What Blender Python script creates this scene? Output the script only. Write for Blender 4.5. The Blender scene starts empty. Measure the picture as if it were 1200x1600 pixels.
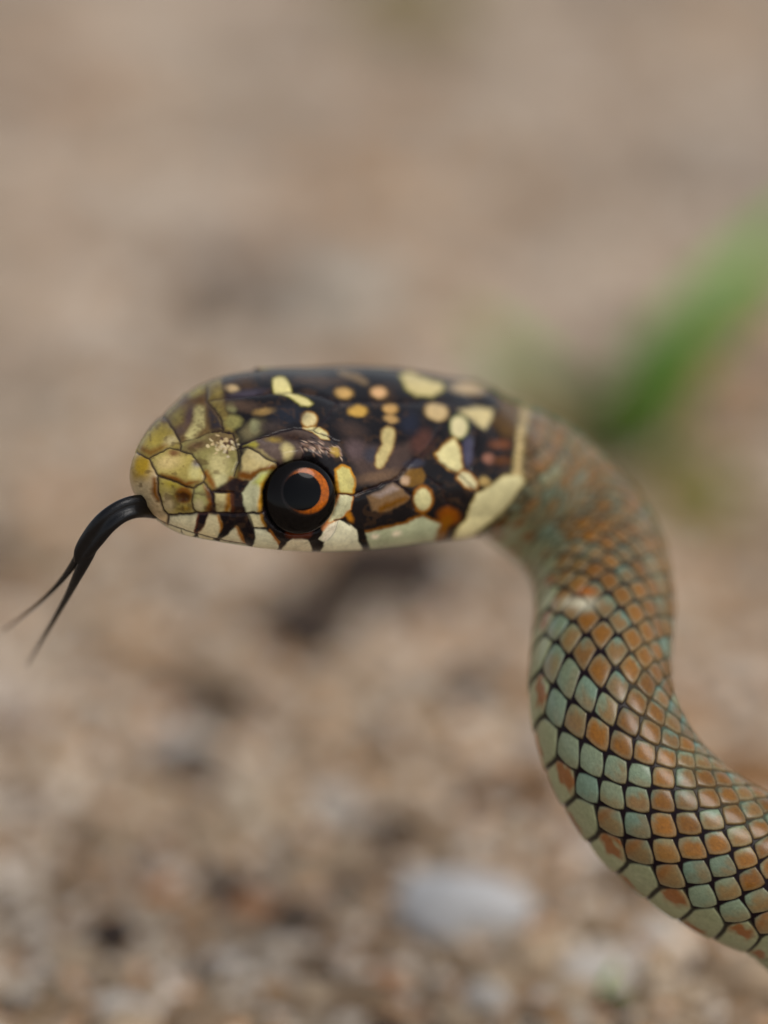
import bpy, math, random
import numpy as np
from mathutils import Vector, Matrix

# ------------------------------------------------------------------ camera, sky, sun, exposure
SC = bpy.context.scene
PITCH = math.radians(23.0); D = 250.0; HCAM = 128.0; PX = 36.0      # mm, photo pixels per mm in the focus plane
CAM = np.array([0.0, -D*math.cos(PITCH), HCAM])
RIGHT = np.array([1.0, 0, 0]); FWD = np.array([0, math.cos(PITCH), -math.sin(PITCH)]); UP = np.array([0, math.sin(PITCH), math.cos(PITCH)])
cd = bpy.data.cameras.new('camera'); co = bpy.data.objects.new('camera', cd); SC.collection.objects.link(co)
co.location = CAM*.001; co.rotation_euler = (math.pi/2-PITCH, 0, 0)
cd.sensor_fit = 'HORIZONTAL'; cd.sensor_width = 36.0; cd.lens = 36.0*D/(1200/PX)
cd.clip_start = .01; cd.clip_end = 200.0
cd.dof.use_dof = True; cd.dof.focus_distance = D*.001; cd.dof.aperture_fstop = cd.lens/16.0; cd.dof.aperture_blades = 0
SC.camera = co
SUN_EL, SUN_AZ = math.radians(56), math.radians(128)     # azimuth from +Y towards +X
world = bpy.data.worlds.new('World'); SC.world = world; world.use_nodes = True
wn = world.node_tree; sky = wn.nodes.new('ShaderNodeTexSky'); sky.sky_type = 'NISHITA'; sky.sun_disc = False
sky.sun_elevation = SUN_EL; sky.sun_rotation = SUN_AZ; sky.air_density = 1.0; sky.dust_density = 1.0; sky.ozone_density = 0.6
hs = wn.nodes.new('ShaderNodeHueSaturation'); hs.inputs['Saturation'].default_value = .35
wn.links.new(sky.outputs[0], hs.inputs['Color']); wn.links.new(hs.outputs[0], wn.nodes['Background'].inputs[0]); wn.nodes['Background'].inputs[1].default_value = .12
sl = bpy.data.lights.new('sun', 'SUN'); so = bpy.data.objects.new('sun', sl); SC.collection.objects.link(so)
sl.energy = 1.2; sl.angle = math.radians(28); sl.color = (1, .965, .91)
sd = Vector((math.sin(SUN_AZ)*math.cos(SUN_EL), math.cos(SUN_AZ)*math.cos(SUN_EL), math.sin(SUN_EL)))
so.rotation_euler = sd.to_track_quat('Z', 'Y').to_euler(); so.location = sd*2
SC.view_settings.view_transform = 'Standard'; SC.view_settings.look = 'None'; SC.view_settings.gamma = 1; SC.view_settings.exposure = 0.5
SC.render.engine = 'CYCLES'; SC.cycles.use_denoising = True; SC.cycles.max_bounces = 6

# ------------------------------------------------------------------ helpers
rng = np.random.default_rng(7); random.seed(7)
def lin(c):
    c = np.asarray(c, float)/255; return np.where(c <= .04045, c/12.92, ((c+.055)/1.055)**2.4)
def c2w(p):
    """(X right, Y up, depth beyond focus) in photo pixels -> world mm"""
    p = np.asarray(p, float)/PX
    return CAM + p[..., 0:1]*RIGHT + p[..., 1:2]*UP + (D+p[..., 2:3])*FWD
def unproj(x, y, dmm):
    k = (D+dmm)/D; return np.array([(x-600)*k, (800-y)*k, dmm*PX])
def proj(p):
    k = D*PX/(D*PX+p[..., 2]); return np.stack([600+p[..., 0]*k, 800-p[..., 1]*k], -1)
def onground(x, y, z=0.0):
    d = (x-600)/PX/D*RIGHT+(800-y)/PX/D*UP+FWD
    return CAM + d*((z-HCAM)/d[2])
def hsh(*a):
    h = np.zeros(np.broadcast(*a).shape, np.int64)
    for k, v in zip((374761393, 668265263, 2147483647, 1274126177), a): h = h+np.asarray(v).astype(np.int64)*k
    h = (h ^ (h >> 13))*1274126177 & 0xffffffff
    h = (h ^ (h >> 16))*2246822519 & 0xffffffff
    return ((h ^ (h >> 13)) & 0xffffff)/float(0xffffff)
def vnoise(x, y, seed=0):
    xi, yi = np.floor(x), np.floor(y); fx, fy = x-xi, y-yi
    fx = fx*fx*(3-2*fx); fy = fy*fy*(3-2*fy); s = np.full(np.shape(x), seed)
    a, b, c, d = hsh(xi, yi, s), hsh(xi+1, yi, s), hsh(xi, yi+1, s), hsh(xi+1, yi+1, s)
    return (a*(1-fx)+b*fx)*(1-fy)+(c*(1-fx)+d*fx)*fy
def sstep(a, b, x):
    t = np.clip((x-a)/(b-a), 0, 1); return t*t*(3-2*t)
def mesh_obj(name, verts, faces, mat, parent=None, col=None, smooth=True, extra=None):
    """verts in world mm; a child's vertices are made relative to its top-level empty"""
    me = bpy.data.meshes.new(name); v = np.asarray(verts, float)*.001
    if parent is not None:
        r = parent
        while r.parent: r = r.parent
        v = v-np.array(r.location)
    f = np.asarray(faces)
    me.vertices.add(len(v)); me.vertices.foreach_set('co', v.astype(np.float32).ravel())
    n = f.shape[1]; me.loops.add(f.size); me.loops.foreach_set('vertex_index', f.astype(np.int32).ravel())
    me.polygons.add(len(f)); me.polygons.foreach_set('loop_start', np.arange(0, f.size, n, dtype=np.int32))
    me.update(calc_edges=True); me.validate()
    if smooth: me.polygons.foreach_set('use_smooth', np.ones(len(me.polygons), bool))
    if col is not None:
        at = me.color_attributes.new('Col', 'FLOAT_COLOR', 'POINT')
        at.data.foreach_set('color', np.concatenate([col, np.ones((len(col), 1))], 1).astype(np.float32).ravel())
    for k, a in (extra or {}).items():
        at = me.attributes.new(k, 'FLOAT', 'POINT'); at.data.foreach_set('value', np.asarray(a, np.float32).ravel())
    if mat: me.materials.append(mat)
    o = bpy.data.objects.new(name, me); SC.collection.objects.link(o)
    if parent is not None: o.parent = parent
    return o
def tag(o, label=None, cat=None, group=None, kind=None):
    for k, v in (('label', label), ('category', cat), ('group', group), ('kind', kind)):
        if v: o[k] = v
    return o
def empty(name, loc_mm):
    o = bpy.data.objects.new(name, None); SC.collection.objects.link(o); o.location = np.asarray(loc_mm)*.001; o.empty_display_size = .005; return o
def grid_faces(nr, na, wrap=True):
    i = np.arange(nr-1)[:, None]; j = np.arange(na if wrap else na-1)[None]
    j2 = (j+1) % na
    return np.stack([i*na+j, i*na+j2, (i+1)*na+j2, (i+1)*na+j], -1).reshape(-1, 4)
def N(nt, t, **kw):
    n = nt.nodes.new(t)
    for k, v in kw.items():
        if k in n.inputs: n.inputs[k].default_value = v
        else: setattr(n, k, v)
    return n
def material(name, base, rough=.6, spec=.5, noise=None, bump=None, attr=False, coat=0.0, coat_rough=.1, dark=None, sss=0.0):
    """procedural Principled: base colour (or the Col attribute) varied by noise, with a fine noise bump; noise/bump scales per metre"""
    m = bpy.data.materials.new(name); m.use_nodes = True; nt = m.node_tree; b = nt.nodes['Principled BSDF']
    b.inputs['Roughness'].default_value = rough; b.inputs['Specular IOR Level'].default_value = spec
    b.inputs['Coat Weight'].default_value = coat; b.inputs['Coat Roughness'].default_value = coat_rough
    tc = N(nt, 'ShaderNodeTexCoord')
    if attr: src = N(nt, 'ShaderNodeVertexColor', layer_name='Col').outputs['Color']
    else:
        r = N(nt, 'ShaderNodeRGB'); r.outputs[0].default_value = (*base, 1); src = r.outputs[0]
    if noise:
        sc, amt = noise
        n = N(nt, 'ShaderNodeTexNoise', Scale=sc, Detail=5.0, Roughness=.6); nt.links.new(tc.outputs['Object'], n.inputs['Vector'])
        mr = N(nt, 'ShaderNodeMapRange'); mr.inputs['From Min'].default_value = .28; mr.inputs['From Max'].default_value = .72
        mr.inputs['To Min'].default_value = 1-amt; mr.inputs['To Max'].default_value = 1+amt; nt.links.new(n.outputs['Fac'], mr.inputs['Value'])
        mx = N(nt, 'ShaderNodeMix', data_type='RGBA', blend_type='MULTIPLY'); mx.inputs['Factor'].default_value = 1
        nt.links.new(src, mx.inputs[6]); nt.links.new(mr.outputs[0], mx.inputs[7]); src = mx.outputs[2]
    nt.links.new(src, b.inputs['Base Color'])
    if bump:
        sc, st, dist = bump
        n2 = N(nt, 'ShaderNodeTexNoise', Scale=sc, Detail=3.0); nt.links.new(tc.outputs['Object'], n2.inputs['Vector'])
        bp = N(nt, 'ShaderNodeBump', Strength=st, Distance=dist); nt.links.new(n2.outputs['Fac'], bp.inputs['Height']); nt.links.new(bp.outputs[0], b.inputs['Normal'])
    return m

# ------------------------------------------------------------------ ground
def relief(x, y):
    h = 2.6*(vnoise(x/34, y/34, 1)-.5)+1.5*(vnoise(x/11+3, y/11, 2)-.5)+.8*(vnoise(x/4.2, y/4.2+7, 3)-.5)+.4*(vnoise(x/1.7, y/1.7, 4)-.5)
    return h*np.exp(-np.hypot(x, y-100)**2/900**2)
def axis_grid(lo, hi, step, far, n):
    g = far**(np.arange(1, n+1)/n)-1; g = g/g[-1]*(far-1)
    k = np.arange(1, n+1)/n; out = step*(np.exp(k*math.log(20000/step))-1)
    return np.concatenate([lo-out[::-1], np.arange(lo, hi+step, step), hi+out])
gx = axis_grid(-75, 75, .62, 20000, 46); gy = axis_grid(-25, 250, .85, 20000, 46)
GX, GY = np.meshgrid(gx, gy)
GV = np.stack([GX, GY, relief(GX, GY)], -1).reshape(-1, 3)
def ground_material():
    m = bpy.data.materials.new('sandy_soil'); m.use_nodes = True; nt = m.node_tree; b = nt.nodes['Principled BSDF']
    b.inputs['Roughness'].default_value = .95; b.inputs['Specular IOR Level'].default_value = .2
    tc = N(nt, 'ShaderNodeTexCoord')
    def nz(sc, det=4.0, ro=.6):
        n = N(nt, 'ShaderNodeTexNoise', Scale=sc, Detail=det, Roughness=ro); nt.links.new(tc.outputs['Object'], n.inputs['Vector']); return n.outputs['Fac']
    def ramp(fac, stops):
        r = N(nt, 'ShaderNodeValToRGB'); nt.links.new(fac, r.inputs[0]); e = r.color_ramp.elements
        while len(e) < len(stops): e.new(.5)
        for k, (p, c) in zip(e, stops): k.position = p; k.color = (*lin(c), 1)
        return r.outputs[0]
    a = ramp(nz(105, 5, .65), [(.32, (92, 74, 58)), (.44, (148, 128, 106)), (.55, (166, 148, 126)), (.66, (196, 182, 166))])
    c = ramp(nz(190, 4), [(.34, (104, 88, 76)), (.5, (156, 138, 120)), (.66, (186, 170, 154))])
    d = ramp(nz(700, 3), [(.36, (88, 68, 54)), (.5, (152, 134, 120)), (.64, (184, 170, 158))])
    m1 = N(nt, 'ShaderNodeMix', data_type='RGBA'); m1.inputs['Factor'].default_value = .30; nt.links.new(a, m1.inputs[6]); nt.links.new(c, m1.inputs[7])
    m2 = N(nt, 'ShaderNodeMix', data_type='RGBA'); m2.inputs['Factor'].default_value = .22; nt.links.new(m1.outputs[2], m2.inputs[6]); nt.links.new(d, m2.inputs[7])
    mr = N(nt, 'ShaderNodeMapRange'); mr.inputs['From Min'].default_value = .3; mr.inputs['From Max'].default_value = .7; mr.inputs['To Min'].default_value = .50; mr.inputs['To Max'].default_value = 1.70; nt.links.new(nz(78, 3, .5), mr.inputs['Value'])
    m3 = N(nt, 'ShaderNodeMix', data_type='RGBA', blend_type='MULTIPLY'); m3.inputs['Factor'].default_value = 1; nt.links.new(m2.outputs[2], m3.inputs[6]); nt.links.new(mr.outputs[0], m3.inputs[7])
    nt.links.new(m3.outputs[2], b.inputs['Base Color'])
    bp = N(nt, 'ShaderNodeBump', Strength=.6, Distance=.0006); nt.links.new(nz(900, 4), bp.inputs['Height']); nt.links.new(bp.outputs[0], b.inputs['Normal'])
    return m
ground = mesh_obj('ground', GV, grid_faces(len(gy), len(gx), False), ground_material()); tag(ground, 'sandy brown soil covered with fine grit', 'ground', kind='structure')

# ------------------------------------------------------------------ snake: centre line, frames, cross-sections (photo-pixel units)
HP = dict(psi=0.52424, e=0.71177, roll=0.05903, sx=208.24, sy=738.47, L=666.28)
kn = np.array([0, .12, .25, .4, .55, .7, .85, 1.0])
HW = np.array([53.5, 107.9, 161.2, 177.7, 182.9, 178.2, 161.5, 132.0])
HT = np.array([34.8, 55.4, 99.1, 117.9, 113.2, 111.9, 99.0, 77.8])
HB = np.array([74.9, 91.9, 89.8, 100.3, 101.1, 98.2, 106.6, 108.1])
def kinterp(xs, v):
    m = np.gradient(v, kn); i = np.clip(np.searchsorted(kn, xs, side='right')-1, 0, len(kn)-2)
    h = kn[i+1]-kn[i]; t = (xs-kn[i])/h
    return (2*t**3-3*t**2+1)*v[i]+(t**3-2*t**2+t)*h*m[i]+(-2*t**3+3*t**2)*v[i+1]+(t**3-t**2)*h*m[i+1]
psi, el_, roll, HL = HP['psi'], HP['e'], HP['roll'], HP['L']
HA = np.array([math.cos(psi)*math.cos(roll), math.sin(roll), math.sin(psi)*math.cos(roll)])
HU = np.array([0, math.cos(el_), -math.sin(el_)]); HU = HU-HA*(HU@HA); HU /= np.linalg.norm(HU)
HLat = np.cross(HA, HU); LSIGN = 1.0
if HLat[2] > 0: HLat = -HLat; LSIGN = -1.0
H0 = unproj(HP['sx'], HP['sy'], 0.0)
def w2c(p):
    q = np.asarray(p, float)-CAM; return np.array([q@RIGHT, q@UP, q@FWD-D])*PX
ctrl = [(H0+HA*HL*t, HU) for t in (0, .2, .4, .6, .75, .88, .96)]
for x, y, d, dors in [(818, 748, 11.2, (.42, .75, -.5)), (868, 787, 12.2, (.55, .68, -.48)), (910, 833, 12.0, (.68, .52, -.5)), (936, 886, 10.6, (.74, .32, -.6)), (945, 950, 8.3, (.74, .16, -.66)),
                      (940, 1015, 6.2, (.73, .1, -.68)), (939, 1085, 4.7, (.74, .12, -.66)), (958, 1155, 3.9, (.74, .28, -.6)), (1003, 1234, 3.5, (.68, .48, -.55)), (1070, 1300, 3.4, (.52, .68, -.52)), (1150, 1350, 3.6, (.37, .78, -.5)), (1240, 1388, 4.0, (.3, .84, -.44))]:
    ctrl.append((unproj(x, y, d), np.array(dors)/np.linalg.norm(dors)))
WU = np.array([0, UP[2], FWD[2]])      # world up in camera axes
last = c2w(ctrl[-1][0]); RB = 3.5
for dx, dy, z in [(4.5, 1.2, 8.6), (9.5, 3.0, 5.6), (16, 5.5, 4.0), (25, 8, 3.7), (36, 7, 3.6), (46, 1, 3.6), (57, -4, 3.6), (70, 0, 3.5), (80, 10, 3.3), (84, 24, 3.0), (79, 38, 2.6), (70, 50, 2.1), (66, 64, 1.6), (70, 80, 1.1), (76, 92, .7)]:
    ctrl.append((w2c([last[0]+dx, last[1]+dy, z+.2]), WU))
def catmull(P, per=60):
    P = np.asarray(P, float); P = np.concatenate([[2*P[0]-P[1]], P, [2*P[-1]-P[-2]]]); out = []
    for i in range(1, len(P)-2):
        p0, p1, p2, p3 = P[i-1:i+3]; n = lambda a, b: max(np.linalg.norm(b[:3]-a[:3])**.5, 1e-6)
        t1 = n(p0, p1); t2 = t1+n(p1, p2); t3 = t2+n(p2, p3); t = np.linspace(t1, t2, per, endpoint=False)[:, None]
        A1 = (t1-t)/t1*p0+t/t1*p1; A2 = (t2-t)/(t2-t1)*p1+(t-t1)/(t2-t1)*p2; A3 = (t3-t)/(t3-t2)*p2+(t-t2)/(t3-t2)*p3
        B1 = (t2-t)/t2*A1+t/t2*A2; B2 = (t3-t)/(t3-t1)*A2+(t-t1)/(t3-t1)*A3
        out.append((t2-t)/(t2-t1)*B1+(t-t1)/(t2-t1)*B2)
    out.append(P[-2:-1]); return np.concatenate(out)
line = catmull([np.concatenate([a, b]) for a, b in ctrl]); cp_, cd_ = line[:, :3], line[:, 3:]
for _ in range(60):   # soften the kinks a little beyond the head
    k = len(cp_); s_ = np.concatenate([[0], np.cumsum(np.linalg.norm(np.diff(cp_, axis=0), axis=1))]); wgt = (sstep(HL*.9, HL*1.05, s_)*.5)[1:-1, None]
    cp_[1:-1] += wgt*(.5*(cp_[:-2]+cp_[2:])-cp_[1:-1]); cd_[1:-1] += wgt*(.5*(cd_[:-2]+cd_[2:])-cd_[1:-1])
arc = np.concatenate([[0], np.cumsum(np.linalg.norm(np.diff(cp_, axis=0), axis=1))]); STOT = arc[-1]
vis_end = arc[np.argmax(proj(cp_)[:, 0] > 1290)]
x0 = .13*HL; tip = x0*(1-np.cos(np.linspace(0, math.pi/2, 96)))
S = np.concatenate([tip, np.arange(x0+1.4, HL, 1.4), np.arange(HL, HL+230, 1.9), np.arange(HL+230, vis_end, 1.4), np.arange(vis_end, STOT, 8.0), [STOT]])
NR, NA = len(S), 480
C = np.stack([np.interp(S, arc, cp_[:, k]) for k in range(3)], 1); Dd = np.stack([np.interp(S, arc, cd_[:, k]) for k in range(3)], 1)
T = np.stack([np.interp(S+1.5, arc, cp_[:, k])-np.interp(S-1.5, arc, cp_[:, k]) for k in range(3)], 1)
T[S < HL*.9] = HA; T[-1] = T[-2]; T /= np.linalg.norm(T, axis=1)[:, None]
for _ in range(25): T[1:-1] = (T[:-2]+2*T[1:-1]+T[2:])/4
T /= np.linalg.norm(T, axis=1)[:, None]
U = Dd-T*(Dd*T).sum(1)[:, None]; U /= np.linalg.norm(U, axis=1)[:, None]; LT = LSIGN*np.cross(T, U)
xs = np.clip(S/HL, 0, 1); cap = np.sqrt(np.clip(1-(1-np.minimum(xs/.13, 1))**2, 0, 1))
rad = np.interp(S, [0, HL, HL+300, HL+520, HL+800, vis_end, vis_end+1500, vis_end+3000, STOT-900, STOT-60, STOT], [112, 112, 110, 110, 119, 126, 130, 122, 70, 14, 2])
tr = sstep(HL*.97, HL+110, S)
w = kinterp(xs, HW)*cap*(1-tr)+rad*tr; zt = kinterp(xs, HT)*cap*(1-tr)+rad*tr; zb = kinterp(xs, HB)*cap*(1-tr)+rad*tr; nn = 2.4*(1-tr)+2.0*tr
tg = np.linspace(-math.pi, math.pi, 4001); rho = 1.5+np.cos(tg-math.radians(65)); cum = np.concatenate([[0], np.cumsum((rho[1:]+rho[:-1])/2)])
TH = np.interp(np.arange(NA)/NA*cum[-1], cum, tg)
sn, cs = np.sin(TH)[None], np.cos(TH)[None]; ex = (2/nn)[:, None]
ys = np.sign(sn)*np.abs(sn)**ex*w[:, None]; zs = np.sign(cs)*np.abs(cs)**ex*np.where(cs > 0, zt[:, None], zb[:, None])
BASE = C[:, None]+ys[..., None]*LT[:, None]+zs[..., None]*U[:, None]
MIRR = C[:, None]-ys[..., None]*LT[:, None]+zs[..., None]*U[:, None]
def normals(Pt):
    dS = np.gradient(Pt, axis=0); dT = np.roll(Pt, -1, 1)-np.roll(Pt, 1, 1); n = np.cross(dT, dS)
    n /= np.maximum(np.linalg.norm(n, axis=2), 1e-9)[..., None]
    if (n[800]*(Pt[800]-C[800])).sum() < 0: n = -n
    return n
NRM = normals(BASE); NRM[0] = -HA
VIEW = np.array([0, 0, -D*PX])-BASE; VIEW /= np.linalg.norm(VIEW, axis=2)[..., None]
FACE = (NRM*VIEW).sum(2)
thd = np.degrees(TH)[None]+0*S[:, None]

# head chart: each vertex's place in the traced plate drawing (right half mirrored from the left where it was not traced)
NH = int(np.searchsorted(S, HL+190))
q1 = proj(BASE[:NH]); q2 = proj(MIRR[:NH])
direct = (thd[:NH] >= 0) | (FACE[:NH] > .02)
Q = np.where(direct[..., None], q1, q2)
wob = 1.0
Q = Q+wob*np.stack([vnoise(Q[..., 0]/9, Q[..., 1]/9, 11)-.5, vnoise(Q[..., 0]/9, Q[..., 1]/9, 12)-.5], -1)*2+.7*np.stack([vnoise(Q[..., 0]/5, Q[..., 1]/5, 13)-.5, vnoise(Q[..., 0]/5, Q[..., 1]/5, 14)-.5], -1)*2
qx, qy = Q[..., 0], Q[..., 1]

def seg_d(px, py, a, b):
    ax, ay = a; bx, by = b; dx, dy = bx-ax, by-ay; t = np.clip(((px-ax)*dx+(py-ay)*dy)/max(dx*dx+dy*dy, 1e-9), 0, 1)
    return np.hypot(px-ax-t*dx, py-ay-t*dy), t
def poly_sdf(px, py, pts):
    d = np.full(px.shape, 1e9); ins = np.zeros(px.shape, bool)
    for i in range(len(pts)):
        a, b = pts[i], pts[(i+1) % len(pts)]; d = np.minimum(d, seg_d(px, py, a, b)[0])
        if a[1] != b[1]: ins ^= ((a[1] > py) != (b[1] > py)) & (px < (b[0]-a[0])*(py-a[1])/(b[1]-a[1])+a[0])
    return np.where(ins, -d, d)
HC = np.tile(lin((24, 20, 21)), (*qx.shape, 1)); HD = np.zeros(qx.shape)      # colour and raised relief of the head
def paint(fn, bb, col, soft, rim, a=1.0, raise_=0.0):
    if min(col) > 95 and max(col) > 165: col = tuple(.74*c+.26*d for c, d in zip(col, (236, 220, 172))); col = (min(255, col[0]*1.03), col[1]*.975, col[2]*.98)
    pad = 22; m = (qx > bb[0]-pad) & (qx < bb[2]+pad) & (qy > bb[1]-pad) & (qy < bb[3]+pad)
    if not m.any(): return
    d = fn(qx[m], qy[m]); cur = HC[m]
    if rim:
        al = (sstep(rim[1]+soft*.8, -soft*.8, d-.0)*a)[:, None]; al = (sstep(rim[1]+soft, rim[1]-soft, d)*a)[:, None]; cur = cur*(1-al)+lin(rim[0])*al
    al = (sstep(soft, -soft, d)*a)[:, None]; HC[m] = cur*(1-al)+lin(col)*al
    if raise_: HD[m] = HD[m]+raise_*sstep(3, -6, d)
def pg(col, pts, soft=2.0, rim=None, a=1.0, up=0.0):
    p = np.array(pts, float); paint(lambda x, y: poly_sdf(x, y, pts), (*p.min(0), *p.max(0)), col, soft, rim, a, up)
def el(col, cx, cy, rx, ry, ang=0.0, soft=2.5, rim=None, a=1.0, up=0.0):
    ca, sa = math.cos(math.radians(ang)), math.sin(math.radians(ang)); R = max(rx, ry)
    def fn(x, y):
        u = (x-cx)*ca+(y-cy)*sa; v = -(x-cx)*sa+(y-cy)*ca; k = np.hypot(u/rx, v/ry); return (k-1)*min(rx, ry)
    paint(fn, (cx-R, cy-R, cx+R, cy+R), col, soft, rim, a, up)
def cap_(col, pts, soft=2.0, rim=None, a=1.0, up=0.0):
    p = np.array(pts, float); r = p[:, 2].max()
    def fn(x, y):
        d = np.full(x.shape, 1e9)
        for A, B in zip(pts[:-1], pts[1:]):
            dd, t = seg_d(x, y, A[:2], B[:2]); d = np.minimum(d, dd-(A[2]+t*(B[2]-A[2])))
        return d
    paint(fn, (p[:, 0].min()-r, p[:, 1].min()-r, p[:, 0].max()+r, p[:, 1].max()+r), col, soft, rim, a, up)
AM = (142, 90, 10); AM2 = (112, 64, 6)
# --- snout plates
pg((148, 128, 66), [(190, 690), (225, 680), (262, 640), (300, 605), (345, 590), (352, 640), (372, 690), (372, 760), (365, 770), (334, 803), (262, 806), (262, 830), (190, 800)], 5)
pg((168, 152, 108), [(190, 700), (215, 704), (232, 715), (244, 742), (246, 772), (256, 800), (262, 806), (262, 826), (235, 812), (190, 780)], 1.5)
el((160, 128, 34), 221, 728, 15, 25, 10, 9); el((172, 160, 118), 225, 770, 14, 20, -20, 8); cap_((120, 70, 10), [(240, 748, 3), (241, 770, 4), (247, 782, 3)], 4)
pg((158, 138, 70), [(212, 702), (222, 688), (258, 652), (282, 688), (282, 702), (265, 699), (233, 714)], 2)
el((168, 146, 62), 245, 680, 18, 13, -40, 8); cap_((124, 88, 34), [(222, 700, 4), (235, 708, 4), (258, 695, 3)], 5); cap_((90, 62, 12), [(255, 656, 5), (264, 655, 5)], 4)
el((176, 168, 112), 268, 688, 10, 6, -20, 6)  # pale ellipse paints a highlight on this plate
pg((172, 152, 80), [(233, 716), (265, 700), (283, 704), (304, 716), (317, 735), (317, 748), (290, 758), (268, 747), (246, 740)], 2)
el((184, 168, 98), 262, 722, 20, 11, -15, 9); el((182, 182, 104), 305, 738, 9, 12, 0, 6); el((128, 88, 50), 272, 707, 9, 5, 0, 5); cap_(AM2, [(252, 742, 2), (270, 747, 4), (290, 757, 4.5), (308, 752, 2)], 4.5)
el((140, 130, 118), 308, 722, 6, 8, 30, 5)
pg((112, 88, 52), [(262, 650), (290, 616), (322, 612), (322, 626), (336, 642), (349, 668), (331, 672), (312, 682), (282, 690), (268, 665)], 3)
el((140, 124, 66), 275, 652, 15, 11, -50, 8); el((82, 62, 62), 296, 650, 6, 18, 15, 6); el((90, 72, 60), 282, 672, 9, 8, 0, 6)
cap_((172, 172, 104), [(311, 642, 8), (311, 662, 9), (296, 682, 6)], 5); pg((44, 42, 48), [(324, 632), (337, 645), (348, 668), (340, 672), (329, 670), (325, 650)], 5)
cap_((92, 58, 8), [(288, 626, 4), (305, 623, 5), (318, 626, 3)], 5); el((168, 150, 60), 306, 613, 12, 6, -30, 5)
pg((146, 134, 78), [(283, 692), (312, 683), (331, 675), (350, 678), (362, 680), (370, 698), (371, 718), (364, 745), (346, 767), (334, 766), (325, 750), (319, 735), (305, 716), (284, 703)], 2)
el((104, 78, 52), 308, 696, 20, 8, -15, 8); el((170, 168, 104), 342, 725, 15, 18, 0, 9); el((172, 176, 116), 345, 752, 12, 13, 0, 6); cap_((140, 84, 20), [(322, 738, 4), (329, 752, 4), (334, 762, 3)], 5); cap_(AM, [(362, 748, 4), (352, 764, 3)], 5)
pg((112, 84, 56), [(320, 680), (345, 672), (366, 676), (368, 700), (350, 705), (330, 690)], 7, a=.75)
for i in range(46):      # flaking skin on the prefrontal plate
    x, y = random.gauss(350, 9), random.gauss(695, 8); el(random.choice([(206, 196, 140), (190, 172, 118), (196, 190, 150), (92, 66, 52)]), x, y, random.uniform(2, 4.2), random.uniform(1.4, 2.8), random.uniform(-50, 50), 1.2, up=random.uniform(.4, 1.3))
pg((170, 152, 82), [(245, 745), (268, 752), (290, 762), (302, 767), (299, 787), (303, 801), (268, 805), (256, 800), (248, 776)], 2)
el((180, 168, 118), 262, 787, 9, 13, -20, 7); el((156, 136, 44), 270, 758, 16, 5, 15, 5); el((110, 66, 6), 287, 774, 14, 14, -20, 5); el((74, 38, 4), 286, 778, 9, 8, -20, 3, up=-5.0); el((150, 120, 40), 290, 795, 12, 4, -5, 4)
pg((164, 156, 96), [(300, 767), (318, 753), (328, 766), (333, 786), (332, 800), (311, 800), (301, 788)], 2); el((178, 174, 122), 310, 790, 9, 9, 0, 6); pg((120, 66, 8), [(317, 756), (328, 765), (335, 786), (334, 802), (318, 800), (325, 785), (320, 768)], 4.5)
pg((60, 26, 6), [(325, 765), (336, 768), (336, 803), (326, 800), (331, 785)], 3)
pg((32, 16, 12), [(332, 768), (366, 744), (376, 745), (386, 752), (378, 775), (384, 803), (334, 805)], 4)
pg((168, 164, 104), [(336, 771), (359, 771), (361, 801), (338, 801)], 2); cap_(AM, [(357, 772, 4), (358, 785, 5), (354, 798, 4)], 4); cap_((70, 30, 6), [(362, 770, 3), (362, 800, 3)], 3)
# --- supraocular, preoculars
pg((92, 74, 64), [(380, 699), (395, 690), (412, 685), (440, 676), (465, 671), (490, 678), (520, 700), (532, 716), (512, 716), (476, 708), (468, 722), (450, 731), (425, 722), (405, 711)], 3)
pg((170, 156, 62), [(381, 699), (398, 691), (405, 700), (398, 706)], 4); el((104, 86, 76), 420, 703, 16, 10, 25, 8); el((174, 168, 104), 447, 708, 9, 14, -10, 5); el((152, 124, 56), 429, 688, 11, 6, 0, 5); el((48, 30, 22), 462, 686, 28, 8, 12, 8)
for i in range(80):      # flaky skin over the brow
    x = random.uniform(468, 532); y = 696+(x-468)*.24+random.gauss(0, 6); el(random.choice([(150, 120, 104), (170, 150, 130), (44, 28, 24), (120, 90, 70), (34, 22, 20)]), x, y, random.uniform(2.5, 5), random.uniform(.8, 1.7), random.uniform(10, 60), 1.0, up=random.uniform(.3, 1.4))
pg((190, 152, 62), [(514, 702), (526, 702), (531, 714), (522, 718), (514, 712)], 3, a=.85)
pg((170, 160, 98), [(379, 712), (388, 705), (410, 708), (430, 723), (431, 735), (405, 738), (386, 752), (375, 746)], 3); cap_(AM2, [(379, 742, 7), (392, 744, 6), (410, 735, 4), (428, 732, 5)], 5); el((182, 176, 118), 402, 716, 15, 6, 25, 6)
cap_((20, 10, 12), [(384, 754, 6), (377, 762, 6), (374, 775, 5)], 3)
pg((172, 184, 140), [(429, 737), (413, 756), (408, 776), (406, 800), (384, 801), (378, 771), (390, 751), (408, 740)], 2); pg((186, 184, 92), [(429, 736), (416, 752), (410, 762), (395, 755), (408, 741)], 6); cap_((186, 130, 10), [(423, 742, 3), (411, 758, 4), (408, 776, 3.5), (405, 798, 2.5)], 3.5)
pg((178, 182, 136), [(387, 804), (407, 804), (415, 823), (405, 827), (396, 824), (390, 812)], 1.5); cap_((160, 108, 18), [(408, 804, 2), (414, 822, 2)], 2.5)
# --- dark eye surround
el((12, 9, 8), 468, 776, 60, 58, 0, 3)
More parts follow.
